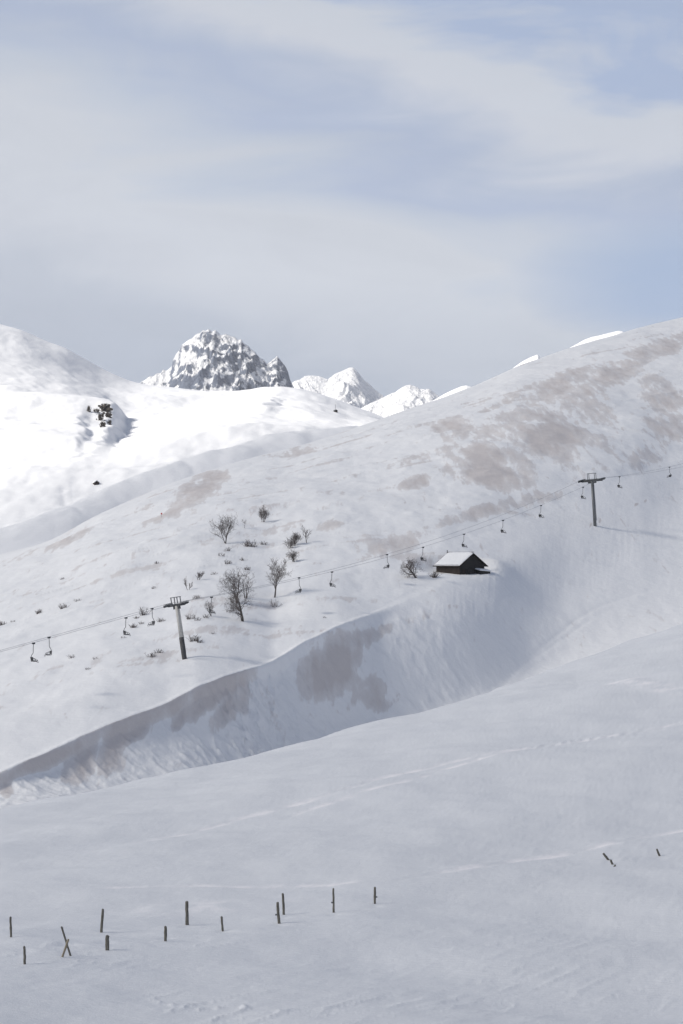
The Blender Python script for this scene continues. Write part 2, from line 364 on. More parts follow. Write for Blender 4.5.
def ravine(top, bot, amp, wl, wr, cur=0.0, e0=-0.15):
    """a spur whose right flank falls away steeply"""
    global dz
    a = hit(*top, R0['R'], R0['S']); b = hit(*bot, R0['R'], R0['S'])
    d, t, sd = seg_dist(Xq, Yq, [a, b])
    xx = d * sd
    dx_, dy_ = b.x - a.x, b.y - a.y; LL = math.hypot(dx_, dy_)
    tt = ((Xq - a.x) * dx_ + (Yq - a.y) * dy_) / LL ** 2; xx = -((Xq - a.x) * dy_ - (Yq - a.y) * dx_) / LL
    if xx[0, -1] < 0: xx = -xx
    xx = xx - cur * np.sin(np.pi * np.clip(tt, -0.2, 1.2)) + 4.5 * fbm(Yq / 40, Xq / 22, 3, 233)
    pr = sstep(-wl * 2.5, 0, xx) * (1 - sstep(0, wr * 2, xx))
    env = sstep(e0, 0.45, tt) * (1 - sstep(0.55, 1.35, tt))
    dz = dz + amp * pr * env
ravine((97, 396), (99, 450), 11, 40, 6, 6)
ravine((80, 420), (68, 462), 3.2, 30, 4, 1, 0.0)
ravine((276, 396), (262, 412), 3, 14, 5)
for pts, wd, dp in ctracks:
    d, t, sd = seg_dist(Xq, Yq, pts); dz -= dp * np.exp(-(d / wd) ** 2)
Z[fr] += dz

# ---- stains of wind-blown dust, laid in world space as an attribute
DUST = [(612, 376, 66, 12, -26, .5), (590, 445, 34, 26, 35, .36), (505, 436, 46, 16, 12, .45), (575, 405, 60, 16, 25, .42), (640, 455, 40, 14, -10, .34), (430, 455, 60, 8, -16, .32), (525, 500, 40, 10, -10, .4), (300, 500, 60, 6, -16, .3), (660, 350, 40, 8, -16, .5), (640, 352, 62, 9, -17, .55), (560, 385, 45, 14, -35, .7), (545, 428, 48, 26, 20, .85), (488, 466, 46, 16, 8, .85), (452, 428, 22, 13, -5, .7),
        (662, 392, 34, 22, 40, .55), (668, 428, 26, 22, 0, .55), (600, 405, 22, 16, 30, .35), (415, 483, 17, 7, -10, .75), (480, 512, 60, 9, -16, .55), (395, 545, 45, 8, -14, .5),
        (200, 488, 30, 11, -24, .9), (165, 514, 30, 7, -22, .5), (66, 540, 30, 7, -22, .55), (330, 526, 17, 7, -8, .45), (590, 548, 46, 11, -16, .6), (636, 520, 46, 11, -16, .65),
        (300, 452, 30, 6, -12, .4), (240, 545, 22, 5, -15, .3), (350, 500, 40, 5, -14, .3), (120, 500, 30, 4, -25, .35), (510, 398, 40, 5, -30, .5), (20, 556, 30, 6, -20, .35)]
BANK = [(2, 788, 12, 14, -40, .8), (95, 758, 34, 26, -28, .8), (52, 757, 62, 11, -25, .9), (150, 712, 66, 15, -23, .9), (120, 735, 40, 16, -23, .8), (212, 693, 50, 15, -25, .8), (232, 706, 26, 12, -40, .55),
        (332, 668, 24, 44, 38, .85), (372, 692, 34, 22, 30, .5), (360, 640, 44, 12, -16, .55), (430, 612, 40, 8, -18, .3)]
dust = np.zeros(Z.shape)
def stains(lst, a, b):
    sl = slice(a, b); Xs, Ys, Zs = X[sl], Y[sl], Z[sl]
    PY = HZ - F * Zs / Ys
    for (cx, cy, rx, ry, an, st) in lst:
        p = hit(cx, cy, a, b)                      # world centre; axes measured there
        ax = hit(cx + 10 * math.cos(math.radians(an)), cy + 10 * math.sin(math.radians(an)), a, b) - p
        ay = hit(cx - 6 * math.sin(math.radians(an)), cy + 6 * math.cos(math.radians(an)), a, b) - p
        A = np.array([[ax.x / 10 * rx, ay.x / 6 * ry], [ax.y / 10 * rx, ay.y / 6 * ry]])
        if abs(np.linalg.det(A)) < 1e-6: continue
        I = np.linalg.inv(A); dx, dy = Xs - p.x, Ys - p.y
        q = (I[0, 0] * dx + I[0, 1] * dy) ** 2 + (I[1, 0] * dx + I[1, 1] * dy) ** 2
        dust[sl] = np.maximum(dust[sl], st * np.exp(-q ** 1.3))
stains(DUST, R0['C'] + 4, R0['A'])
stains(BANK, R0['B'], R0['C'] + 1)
n1 = fbm(X / 16, Y / 30, 4, 301); n2 = fbm(X / 3.0 + Y / 40, Y / 26, 3, 311)
dust = np.clip((dust * (1.15 + 0.55 * n1 + 0.55 * n2) - 0.12) * 1.25, 0, 1)
faint = np.clip(fbm((X * 0.9 + Y * 0.43) / 46, (-X * 0.43 + Y * 0.9) / 9, 4, 321) - 0.18, 0, 1) * 0.6 * sstep(R0['C'], R0['C'] + 20, rows) * (rows < R0['A'] + 2)
dust = np.maximum(dust, faint * 0.9)

# ---- snow
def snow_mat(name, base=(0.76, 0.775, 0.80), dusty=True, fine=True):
    m = bpy.data.materials.new(name); m.use_nodes = True; t = NT(m.node_tree)
    bs = m.node_tree.nodes['Principled BSDF']; bs.inputs['Roughness'].default_value = 0.75; bs.inputs['Specular IOR Level'].default_value = 0.25
    tc = t.n('ShaderNodeTexCoord'); ob = tc.outputs['Object']
    va = t.noise(ob, 0.05, 5, 0.55); vb = t.noise(ob, 0.8, 5, 0.6)
    c = t.mix(va, tuple(v * 0.965 for v in base), tuple(min(1, v * 1.03) for v in base))
    if dusty:
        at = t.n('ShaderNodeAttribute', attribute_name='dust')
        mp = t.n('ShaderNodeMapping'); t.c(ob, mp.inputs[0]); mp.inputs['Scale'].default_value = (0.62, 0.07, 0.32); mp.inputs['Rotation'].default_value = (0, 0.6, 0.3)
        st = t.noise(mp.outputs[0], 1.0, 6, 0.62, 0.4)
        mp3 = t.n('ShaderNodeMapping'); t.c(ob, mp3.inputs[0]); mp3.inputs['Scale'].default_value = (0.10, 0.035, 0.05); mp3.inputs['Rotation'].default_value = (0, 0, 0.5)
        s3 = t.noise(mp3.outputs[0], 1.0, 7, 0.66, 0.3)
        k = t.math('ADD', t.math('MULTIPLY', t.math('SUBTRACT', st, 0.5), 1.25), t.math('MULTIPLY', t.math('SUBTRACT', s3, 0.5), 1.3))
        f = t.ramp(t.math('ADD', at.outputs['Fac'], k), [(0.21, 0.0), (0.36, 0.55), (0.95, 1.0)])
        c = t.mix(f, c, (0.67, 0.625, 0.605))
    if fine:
        at = t.n('ShaderNodeAttribute', attribute_name='dust')      # here: pale loose snow on tracks, with light caught by their ridges painted in
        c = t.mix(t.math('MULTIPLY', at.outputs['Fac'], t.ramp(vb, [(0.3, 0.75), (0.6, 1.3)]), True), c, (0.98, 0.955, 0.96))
    t.c(c, bs.inputs['Base Color'])
    if fine:
        mp = t.n('ShaderNodeMapping'); t.c(ob, mp.inputs[0]); mp.inputs['Rotation'].default_value = (0, 0, math.radians(35)); mp.inputs['Scale'].default_value = (1, 2.6, 1)
        h1 = t.noise(mp.outputs[0], 2.2, 6, 0.65); h2 = t.noise(ob, 14, 4, 0.6)
        hh = t.math('ADD', h1, t.math('MULTIPLY', h2, 0.25))
        bp = t.n('ShaderNodeBump'); bp.inputs['Strength'].default_value = 0.5; bp.inputs['Distance'].default_value = 0.09
        t.c(hh, bp.inputs['Height']); t.c(bp.outputs[0], bs.inputs['Normal'])
    else:
        h1 = t.noise(ob, 0.35, 6, 0.65)
        bp = t.n('ShaderNodeBump'); bp.inputs['Strength'].default_value = 0.4; bp.inputs['Distance'].default_value = 0.5
        t.c(h1, bp.inputs['Height']); t.c(bp.outputs[0], bs.inputs['Normal'])
    return m
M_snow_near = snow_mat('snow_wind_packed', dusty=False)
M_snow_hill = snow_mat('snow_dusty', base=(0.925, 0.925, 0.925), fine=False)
M_snow_far = snow_mat('snow_clean', base=(0.86, 0.865, 0.88), dusty=False, fine=False)

def grid_mesh(name, r0, r1, mat, label=None, attr=True, XX=None, YY=None, ZZ=None, kind='structure'):
    XX = X if XX is None else XX; YY = Y if YY is None else YY; ZZ = Z if ZZ is None else ZZ
    x, y, z = XX[r0:r1 + 1], YY[r0:r1 + 1], ZZ[r0:r1 + 1]; n, m = x.shape
    me = bpy.data.meshes.new(name)
    co = np.stack([x, y, z], -1).reshape(-1, 3)
    i = (np.arange(n - 1)[:, None] * m + np.arange(m - 1)[None, :]).reshape(-1)
    q = np.stack([i, i + 1, i + m + 1, i + m], -1)
    me.vertices.add(len(co)); me.vertices.foreach_set('co', co.ravel())
    me.loops.add(q.size); me.loops.foreach_set('vertex_index', q.ravel().astype(np.int32))
    me.polygons.add(len(q)); me.polygons.foreach_set('loop_start', (np.arange(len(q)) * 4).astype(np.int32))
    me.update(calc_edges=True); me.shade_smooth()
    if attr:
        a = me.attributes.new('dust', 'FLOAT', 'POINT'); a.data.foreach_set('value', (fresh_glint if r0 == 0 else dust)[r0:r1 + 1].ravel().astype(np.float32))
    me.materials.append(mat); me.validate()
    o = bpy.data.objects.new(name, me); COL.objects.link(o)
    o['kind'] = kind
    if label: o['label'] = label
    return o
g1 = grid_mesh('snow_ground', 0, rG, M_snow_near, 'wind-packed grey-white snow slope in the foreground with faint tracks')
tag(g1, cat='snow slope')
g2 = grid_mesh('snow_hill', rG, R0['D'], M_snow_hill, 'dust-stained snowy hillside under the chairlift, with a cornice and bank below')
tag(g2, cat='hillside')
g3 = grid_mesh('snow_mountain', R0['D'], NR - 1, M_snow_far, 'sunlit white mountain flank and saddle beyond the hillside', attr=False)
tag(g3, cat='mountain')

# ------------------------------------------------------------------ the cloud that shades the near slopes
def make_cloud(cx, cy, cz, lx, ly, lz):
    nu, nv = 96, 40
    th = np.linspace(0, 2 * math.pi, nu, endpoint=False)[None, :]; ph = np.linspace(0.02, math.pi - 0.02, nv)[:, None]
    dx, dy, dz_ = np.cos(th) * np.sin(ph), np.sin(th) * np.sin(ph), np.cos(ph) + 0 * th
    k = 1 + 0.13 * fbm(dx * 3 + 7, dy * 3 + dz_ * 2, 4, 401)
    e = 0.75
    x = cx + lx * np.sign(dx) * np.abs(dx) ** e * k; y = cy + ly * np.sign(dy) * np.abs(dy) ** e * k
    z = cz + lz * dz_ * (1 + 0.35 * fbm(dx * 5, dy * 5 + 3, 4, 411))
    q = np.maximum(np.abs((x - cx) / lx), np.abs((y - cy) / ly))
    y = y + 100 * np.tanh((x - cx + 60) / 140)
    co = np.stack([x, y, z], -1).reshape(-1, 3)
    f = []
    for i in range(nv - 1):
        for j in range(nu):
            j2 = (j + 1) % nu; f.append((i * nu + j, (i + 1) * nu + j, (i + 1) * nu + j2, i * nu + j2))
    f.append(tuple(range(nu))); f.append(tuple(range((nv - 1) * nu, nv * nu))[::-1])
    me = bpy.data.meshes.new('cloud'); me.from_pydata(co.tolist(), [], f); me.shade_smooth()
    dens = 1 - sstep(0.74, 1.08, q)
    a = me.attributes.new('cover', 'FLOAT', 'POINT'); a.data.foreach_set('value', dens.ravel().astype(np.float32))
    m = bpy.data.materials.new('cloud_vapour'); m.use_nodes = True; t = NT(m.node_tree); m.node_tree.nodes.clear()
    at = t.n('ShaderNodeAttribute', attribute_name='cover'); tc = t.n('ShaderNodeTexCoord')
    nz = t.noise(tc.outputs['Object'], 0.006, 5, 0.55)
    fac = t.math('MULTIPLY', t.math('MULTIPLY', at.outputs['Fac'], t.ramp(nz, [(0.25, 0.75), (0.75, 1.0)])), CLOUD_OPACITY, True)
    tr = t.n('ShaderNodeBsdfTransparent'); tl = t.n('ShaderNodeBsdfTranslucent'); tl.inputs[0].default_value = (0.92, 0.91, 0.89, 1)
    df = t.n('ShaderNodeBsdfDiffuse'); df.inputs[0].default_value = (0.92, 0.91, 0.89, 1)
    m1 = t.n('ShaderNodeMixShader'); m1.inputs[0].default_value = 0.3; t.c(tl.outputs[0], m1.inputs[1]); t.c(df.outputs[0], m1.inputs[2])
    m2 = t.n('ShaderNodeMixShader'); t.c(fac, m2.inputs[0]); t.c(tr.outputs[0], m2.inputs[1]); t.c(m1.outputs[0], m2.inputs[2])
    o_ = t.n('ShaderNodeOutputMaterial'); t.c(m2.outputs[0], o_.inputs[0])
    me.materials.append(m)
    o = bpy.data.objects.new('cloud', me); COL.objects.link(o)
    return tag(o, 'broad pale grey cloud overhead that shades the near slopes', None, kind='structure')
CLOUD_OPACITY = 0.475
CH = 960.0
off = SUN_DIR * (CH / SUN_DIR.z)
make_cloud(50 + off.x, 262 + off.y, CH, 720, 760, 45)

# ------------------------------------------------------------------ far peaks
def rock_mat(name, thr, soft, rock=(0.10, 0.105, 0.12)):
    m = bpy.data.materials.new(name); m.use_nodes = True; t = NT(m.node_tree)
    bs = m.node_tree.nodes['Principled BSDF']; bs.inputs['Roughness'].default_value = 0.8; bs.inputs['Specular IOR Level'].default_value = 0.2
    g = t.n('ShaderNodeNewGeometry'); sp = t.n('ShaderNodeSeparateXYZ'); t.c(g.outputs['Normal'], sp.inputs[0])
    tc = t.n('ShaderNodeTexCoord'); nz = t.noise(tc.outputs['Object'], 0.085, 6, 0.72); n2 = t.noise(tc.outputs['Object'], 0.011, 3, 0.5)
    k = t.math('ADD', sp.outputs[2], t.math('MULTIPLY', t.math('SUBTRACT', nz, 0.5), 0.75))
    k = t.math('ADD', k, t.math('MULTIPLY', t.math('SUBTRACT', n2, 0.5), 0.9))
    f = t.ramp(k, [(thr - soft, 1.0), (thr + soft, 0.0)])
    c = t.mix(nz, rock, tuple(v * 2.2 for v in rock))
    t.c(t.mix(f, (0.86, 0.865, 0.88), c), bs.inputs['Base Color'])
    bp = t.n('ShaderNodeBump'); bp.inputs['Strength'].default_value = 0.9; bp.inputs['Distance'].default_value = 14.0
    n3 = t.noise(tc.outputs['Object'], 0.07, 5, 0.62, 1.0)
    t.c(n3, bp.inputs['Height']); t.c(bp.outputs[0], bs.inputs['Normal'])
    return m
def peak(name, label, prof, D, mat, slope=0.9, amp=24.0, wl=110.0, seed=500, depth=420, back=220, extra=0, step=1.0, cat='mountain', snowfields=()):
    """a mountain: ridge line at the real distance D, falling away to the front and the back"""
    pp = np.arange(prof[0][0] - extra, prof[-1][0] + extra + 0.01, step)
    crest = zat(np.interp(pp, [q[0] for q in prof], [q[1] for q in prof]), D)
    xx = (pp - CX) / F * D
    v = np.concatenate([np.linspace(-depth, -6, int(depth / 3.2)), np.linspace(-5, back, 30)])
    XX = np.broadcast_to(xx[None, :], (len(v), len(xx))).copy(); VV = np.broadcast_to(v[:, None], XX.shape).copy()
    front = VV < 0
    sm = np.convolve(np.pad(crest, 12, 'edge'), np.ones(25) / 25, 'valid')[None, :]
    wv = np.exp(-np.abs(VV) / 60.0)
    base = crest[None, :] * wv + sm * (1 - wv)
    zz = base - np.where(front, slope * -VV, 1.1 * VV)
    wx = 0.45 * fbm(XX / wl, VV / wl, 3, seed + 3); nn = 0.75 * (ridged(XX / wl + wx, VV / (wl * 0.8) - wx, 4, seed, 0.5) - 1.2) + 0.30 * fbm(XX / (wl * .3) + VV / 60, VV / (wl * .3), 4, seed + 9, 0.6)
    zz += amp * nn * (1 - np.exp(-np.abs(VV) / 35.0))
    for (sx, sy, sr, cut) in snowfields:
        pass
    return grid_mesh(name, 0, len(v) - 1, mat, label, attr=False, XX=XX, YY=VV + D, ZZ=zz)
RP = [(118, 398), (133, 386), (141, 380), (146, 377), (150, 374), (153, 375), (157, 372), (161, 371), (163, 367), (166, 369), (170, 366), (172, 364), (173, 358), (176, 352), (179, 349), (182, 343), (185, 341),
      (188, 338), (192, 336), (196, 332), (200, 331), (203, 328), (206, 329), (209, 328), (212, 330), (215, 327.5), (218, 330), (221, 333), (226, 332), (231, 334), (235, 336), (238, 338), (241, 337), (244, 342), (248, 344),
      (251, 348), (255, 350), (258, 354), (261, 357), (264, 358), (267, 362), (270, 360), (272, 358), (275, 356), (277, 353.5), (279, 356), (282, 360), (285, 364), (288, 370), (290, 378), (293, 384), (297, 390), (320, 410)]
M_rock = rock_mat('rock_and_snow', 0.52, 0.06, (0.085, 0.10, 0.135))
o = peak('rocky_peak', 'jagged dark rock peak streaked with snow behind the white saddle', RP, 4800, M_rock, 1.0, 30, 64, 524); tag(o, cat='mountain')
M_far = rock_mat('snow_peak_surface', 0.12, 0.08, (0.30, 0.31, 0.33))
PP = [(270, 392), (290, 382), (301, 377), (305, 374), (311, 373.5), (318, 374), (324, 376), (328, 377.5), (334, 373), (340, 370.5), (345, 368), (350, 366), (353, 366), (356, 368), (360, 373), (364, 378), (369, 382), (374, 387), (379, 391), (385, 396), (400, 410)]
o = peak('snow_peak', 'pointed pure white peak with a blunt left shoulder, far behind the saddle', PP, 7200, M_far, 0.75, 34, 170, 610, depth=500, back=400, step=0.7); tag(o, cat='mountain')
PQ = [(352, 412), (370, 402), (380, 398), (388, 394), (395, 391), (401, 387), (406, 384.5), (410, 383.5), (415, 385), (420, 388), (426, 388), (429, 387.5), (434, 391), (440, 396), (455, 405), (480, 420)]
o = peak('snow_ridge', 'lower rounded white ridge right of the pointed white peak', PQ, 6600, M_far, 0.7, 24, 150, 640, depth=450, back=300, step=0.7); tag(o, cat='mountain')
PZ = [(430, 400), (446, 391), (452, 388), (460, 384.5), (466, 383), (472, 385), (490, 381), (508, 369), (515, 364), (522, 359), (530, 355), (537, 352.5), (541, 357), (550, 362), (560, 351), (566, 348), (578, 341), (584, 337.5), (592, 334.5), (600, 333), (610, 330.5), (618, 328.5), (622, 329), (632, 338), (660, 350), (700, 360)]
o = peak('snow_crest', 'sunlit white crest just showing above the right hillside skyline', PZ, 2400, M_snow_far, 0.55, 5, 120, 660, depth=350, back=300); tag(o, cat='mountain')

# ------------------------------------------------------------------ materials for built things
M_steel = material('galvanised_steel', (0.15, 0.155, 0.16), 0.5, 0.25, 6, metallic=0.4)
M_dark = material('dark_painted_steel', (0.045, 0.048, 0.052), 0.5, 0.3, 5)
M_padding = material('dark_padding', (0.07, 0.07, 0.072), 0.8, 0.25, 4)
M_pale = material('pale_weathered_concrete_paint', (0.52, 0.51, 0.48), 0.7, 0.08, 3)
M_cable = material('steel_cable', (0.30, 0.305, 0.31), 0.5, 0.2, 10)
M_seat = material('black_seat', (0.03, 0.03, 0.034), 0.6, 0.3, 8)
M_wood_dark = material('weathered_dark_boards', (0.020, 0.012, 0.009), 0.85, 0.5, 2.2, bump=0.4, stretch=(7, 7, 0.8))
M_wood_grey = material('gable_boards', (0.018, 0.017, 0.017), 0.85, 0.45, 2.2, bump=0.4, stretch=(7, 7, 0.8))
M_post = material('weathered_post_wood', (0.13, 0.12, 0.10), 0.9, 0.45, 5, second=(0.21, 0.20, 0.17), bump=0.8, stretch=(8, 8, 1.2))
M_post_pale = material('bleached_post_wood', (0.27, 0.23, 0.17), 0.9, 0.3, 5, bump=0.6, stretch=(8, 8, 1.2))
M_bark = material('bare_bark', (0.075, 0.062, 0.055), 0.9, 0.35, 3)
M_twig = material('bare_twigs', (0.12, 0.10, 0.093), 0.9, 0.3, 2)
M_rockface = material('outcrop_rock', (0.055, 0.046, 0.038), 0.9, 0.5, 0.5, bump=0.6)
M_roofsnow = snow_mat('roof_snow', base=(0.82, 0.825, 0.84), dusty=False, fine=False)
M_red = material('red_paint', (0.5, 0.06, 0.04), 0.5, 0.1, 2)

rHill, rA, rFar = (R0['C'] + 2, R0['A']), R0['A'], (R0['D'], R0['S'])
def on_hill(x, y): return hit(x, y, *rHill)
def on_fg(x, y): return hit(x, y, 0, R0['E'] + 20)

# ------------------------------------------------------------------ chairlift
def pylon(x, ybase, ytop, lean_px, pale, label, Lseg):
    b = on_hill(x, ybase); D = b.y; H = (ybase - ytop) * D / F
    lean = -lean_px / (ybase - ytop)
    root = empty('lift_pylon', b, label, 'lift pylon', 'pylons of the chairlift')
    top = Vector((lean * H, 0, H))
    r0, r1 = 0.40, 0.33
    split = 0.40
    m = MB()
    if pale:
        m.tube([(0, 0, -1.5), top * 0.0, top * split], [r0 * 1.08, r0 * 1.08, r0 * 1.02], 14); m.build('lower_mast', M_padding, root, True)
        m = MB(); m.tube([top * split, top * 0.985], [0.36, 0.31], 14); m.build('upper_mast', M_pale, root, True)
    else:
        m.tube([(0, 0, -1.5), top * 0.985], [0.42, 0.34], 14); m.build('mast', M_steel, root, True)
    ld = Lseg.normalized(); cross = ld.cross(Vector((0, 0, 1))).normalized()
    tilt = Vector((0, 0, 1)) + Vector((lean, 0, 0)); tilt.normalize()
    cross = (cross - tilt * cross.dot(tilt)).normalized()
    R = Matrix((cross, tilt.cross(cross), tilt)).transposed()
    m = MB(); kk = 0.6 if pale else 1.0; m.box(top, (5.6 * kk, 0.5, 0.55 * (kk + .15)), R); m.box(top + tilt * -0.45, (2.2 * kk, 0.36, 0.5), R); m.build('crossarm', M_dark, root)
    grips = []
    for sgn in (-1, 1):
        c = top + cross * (2.75 * kk * sgn) + tilt * 0.05
        Rs = Matrix((ld, ld.cross(tilt).normalized() * -1, ld.cross(ld.cross(tilt)) * -1)).transposed()
        m = MB()
        m.box(c + tilt * 0.05, (4.4 * kk, 0.14, 0.26), Rs)
        m.box(c + tilt * 0.32, (3.9 * kk, 0.60, 0.05), Rs)
        mm = m.build('sheave_frame', M_dark, root)
        for k in range(6):
            wc = c + ld * (-1.85 + 0.74 * k) * kk + tilt * 0.02 + Rs @ Vector((0, 0.16, 0))
            wm = MB(); ax = Rs @ Vector((0, 1, 0)); wm.tube([wc - ax * 0.06, wc + ax * 0.06], 0.27 * (kk * .6 + .4), 12); wm.build('sheave', M_seat, mm)
        grips.append(b + c + tilt * 0.38)
    # work frame standing on the crossarm
    m = MB()
    fw, fh = (0.62, 1.05) if pale else (0.95, 1.5)
    for sx in (-1, 1):
        for sy in (-0.5, 0.5):
            m.box(top + R @ Vector((sx * fw, sy, fh / 2 + 0.25)), (0.13, 0.13, fh), R)
    for sy in (-0.5, 0.5): m.box(top + R @ Vector((0, sy, fh + 0.3)), (2 * fw + 0.25, 0.13, 0.13), R)
    for sx in (-1, 1): m.box(top + R @ Vector((sx * fw, 0, fh + 0.301)), (0.12, 0.9, 0.12), R)
    m.build('headframe', M_steel, root)
    # ladder up the mast
    m = MB(); t0 = top * 0.12
    for sx in (-0.2, 0.2): m.tube([t0 + Vector((0.42 + 0.0, sx, 0)), top * 0.97 + Vector((0.40, sx, 0))], 0.03, 5)
    for k in range(22):
        p = t0.lerp(top * 0.97, k / 22) + Vector((0.42, 0, 0)); m.tube([p + Vector((0, -0.2, 0)), p + Vector((0, 0.2, 0))], 0.022, 4)
    m.build('ladder', M_steel, root)
    return b, top, grips
bl, br = on_hill(184, 659), on_hill(595, 526)
Lseg = (br + Vector((0, 0, 11.5))) - (bl + Vector((0, 0, 10)))
_, _, gl = pylon(184.5, 659, 605, 8.0, True, 'leaning chairlift pylon with pale upper mast and dark foot, left of the bare trees', Lseg)
_, _, gr = pylon(595.5, 526, 480.5, 3.5, False, 'dark steel chairlift pylon on the open slope right of the hut', Lseg)
cables = []
for side in (0, 1):
    A, B = gl[side], gr[side]; d = B - A; n = 60
    sag = 3.4
    def cab(s, A=A, d=d):
        # between pylons a hanging curve, beyond them the neighbouring spans of the same line
        if 0 <= s <= 1: return A + d * s - Vector((0, 0, 4 * sag * s * (1 - s)))
        if s > 1: e = s - 1; return A + d + Vector((d.x, d.y, d.z * (0.42 + 0.55 * e))) * e
        e = -s; return A - Vector((d.x, d.y, d.z * 0.92)) * e
    pts = [cab(-0.85 + 2.75 * k / 130) for k in range(131)]
    # insert exact pylon points
    pts = [p for p in [cab(-0.85 + 0.85 * k / 30) for k in range(31)] + [cab(k / n) for k in range(1, n + 1)] + [cab(1 + 0.9 * k / 30) for k in range(1, 31)]]
    m = MB(); m.tube(pts, 0.026, 5)
    o = m.build('lift_cable', M_cable)
    # the near cable is the one whose pylon end is closer
    tag(o, ['thin steel chairlift cable on the far side, upper of the pair between the pylons', 'thin steel chairlift cable on the near side, lower of the pair between the pylons'][side], 'cable', 'chairlift cables')
    cables.append(cab)
dn = Lseg.normalized(); dn.z = 0; dn.normalize()
def make_chair(label):
    """two-seat chair hanging from the grip at its origin, local x = riding direction"""
    root = empty('lift_chair', (0, 0, 0), label, 'lift chair', 'chairs of the chairlift')
    m = MB(); m.box((0, 0, -0.05), (0.5, 0.16, 0.24)); m.build('grip', M_dark, root)
    m = MB(); m.tube([(0, 0, -0.1), (-0.04, 0, -0.7), (-0.05, 0, -1.5), (-0.28, 0, -1.85), (-0.42, 0, -2.2), (-0.36, 0, -2.85)], 0.05, 7); m.build('hanger', M_dark, root, True)
    m = MB()
    m.box((0.12, 0, -2.78), (0.62, 1.2, 0.13)); m.build('seat', M_seat, root)
    m = MB(); m.box((-0.26, 0, -2.40), (0.10, 1.2, 0.52), Matrix.Rotation(math.radians(-10), 3, 'Y')); m.build('backrest', M_seat, root)
    for sy in (-1, 1):
        m = MB(); m.tube([(-0.3, sy * 0.62, -2.2), (0.1, sy * 0.62, -2.42), (0.38, sy * 0.62, -2.5), (0.42, sy * 0.62, -2.76)], 0.035, 6); m.build('armrest', M_dark, root, True)
    m = MB(); m.tube([(0.4, -0.5, -2.5), (0.62, -0.4, -2.85), (0.66, -0.4, -3.0), (0.66, 0.4, -3.0), (0.62, 0.4, -2.85), (0.4, 0.5, -2.5)], 0.03, 6); m.build('footrest_bar', M_dark, root)
    return root
def copy_tree(o, parent=None):
    c = o.copy(); COL.objects.link(c)
    if parent: c.parent = parent
    for ch in list(o.children): copy_tree(ch, c)
    return c
def s_at(cab, x):
    lo_, hi2 = -0.85, 1.9
    for _ in range(50):
        mid = (lo_ + hi2) / 2; p = cab(mid)
        if CX + F * p.x / p.y < x: lo_ = mid
        else: hi2 = mid
    return (lo_ + hi2) / 2
CHAIRS = [(33.5, 1, 'leftmost lift chair, hanging just above bare snow at the picture edge'), (49, 0, 'lift chair second from the left edge, hanging on the far cable'),
          (126, 1, 'lift chair left of the pale pylon, in front of scattered scrub'), (152, 0, 'lift chair next to the pale pylon on its left side'),
          (211.5, 1, 'lift chair just right of the pale pylon, in front of a thin bush'), (299, 0, 'lift chair right of the straight single tree'),
          (332, 1, 'lift chair over the smooth white drift between the trees and the hut'), (387, 0, 'lift chair left of the twisted tree beside the hut'),
          (423, 1, 'lift chair above the twisted tree beside the hut'), (464, 1, 'lift chair directly above the wooden hut'),
          (503, 1, 'lift chair above and right of the wooden hut'), (541, 1, 'first lift chair left of the dark pylon'),
          (583, 1, 'lift chair close under the left arm of the dark pylon'), (619.5, 1, 'first lift chair right of the dark pylon'), (669.5, 0, 'rightmost lift chair near the right edge of the picture')]
proto = None
for x, side, lab in CHAIRS:
    if proto is None: proto = make_chair(lab); o = proto
    else: o = copy_tree(proto); o['label'] = lab
    p = cables[side](s_at(cables[side], x)); o.location = p - Vector((0, 0, 0.05))
    a = math.atan2(dn.y, dn.x); o.rotation_euler = (0, 0, a * 0.35 + (math.pi if side == 0 else 0) + math.radians(4 * math.sin(x)))

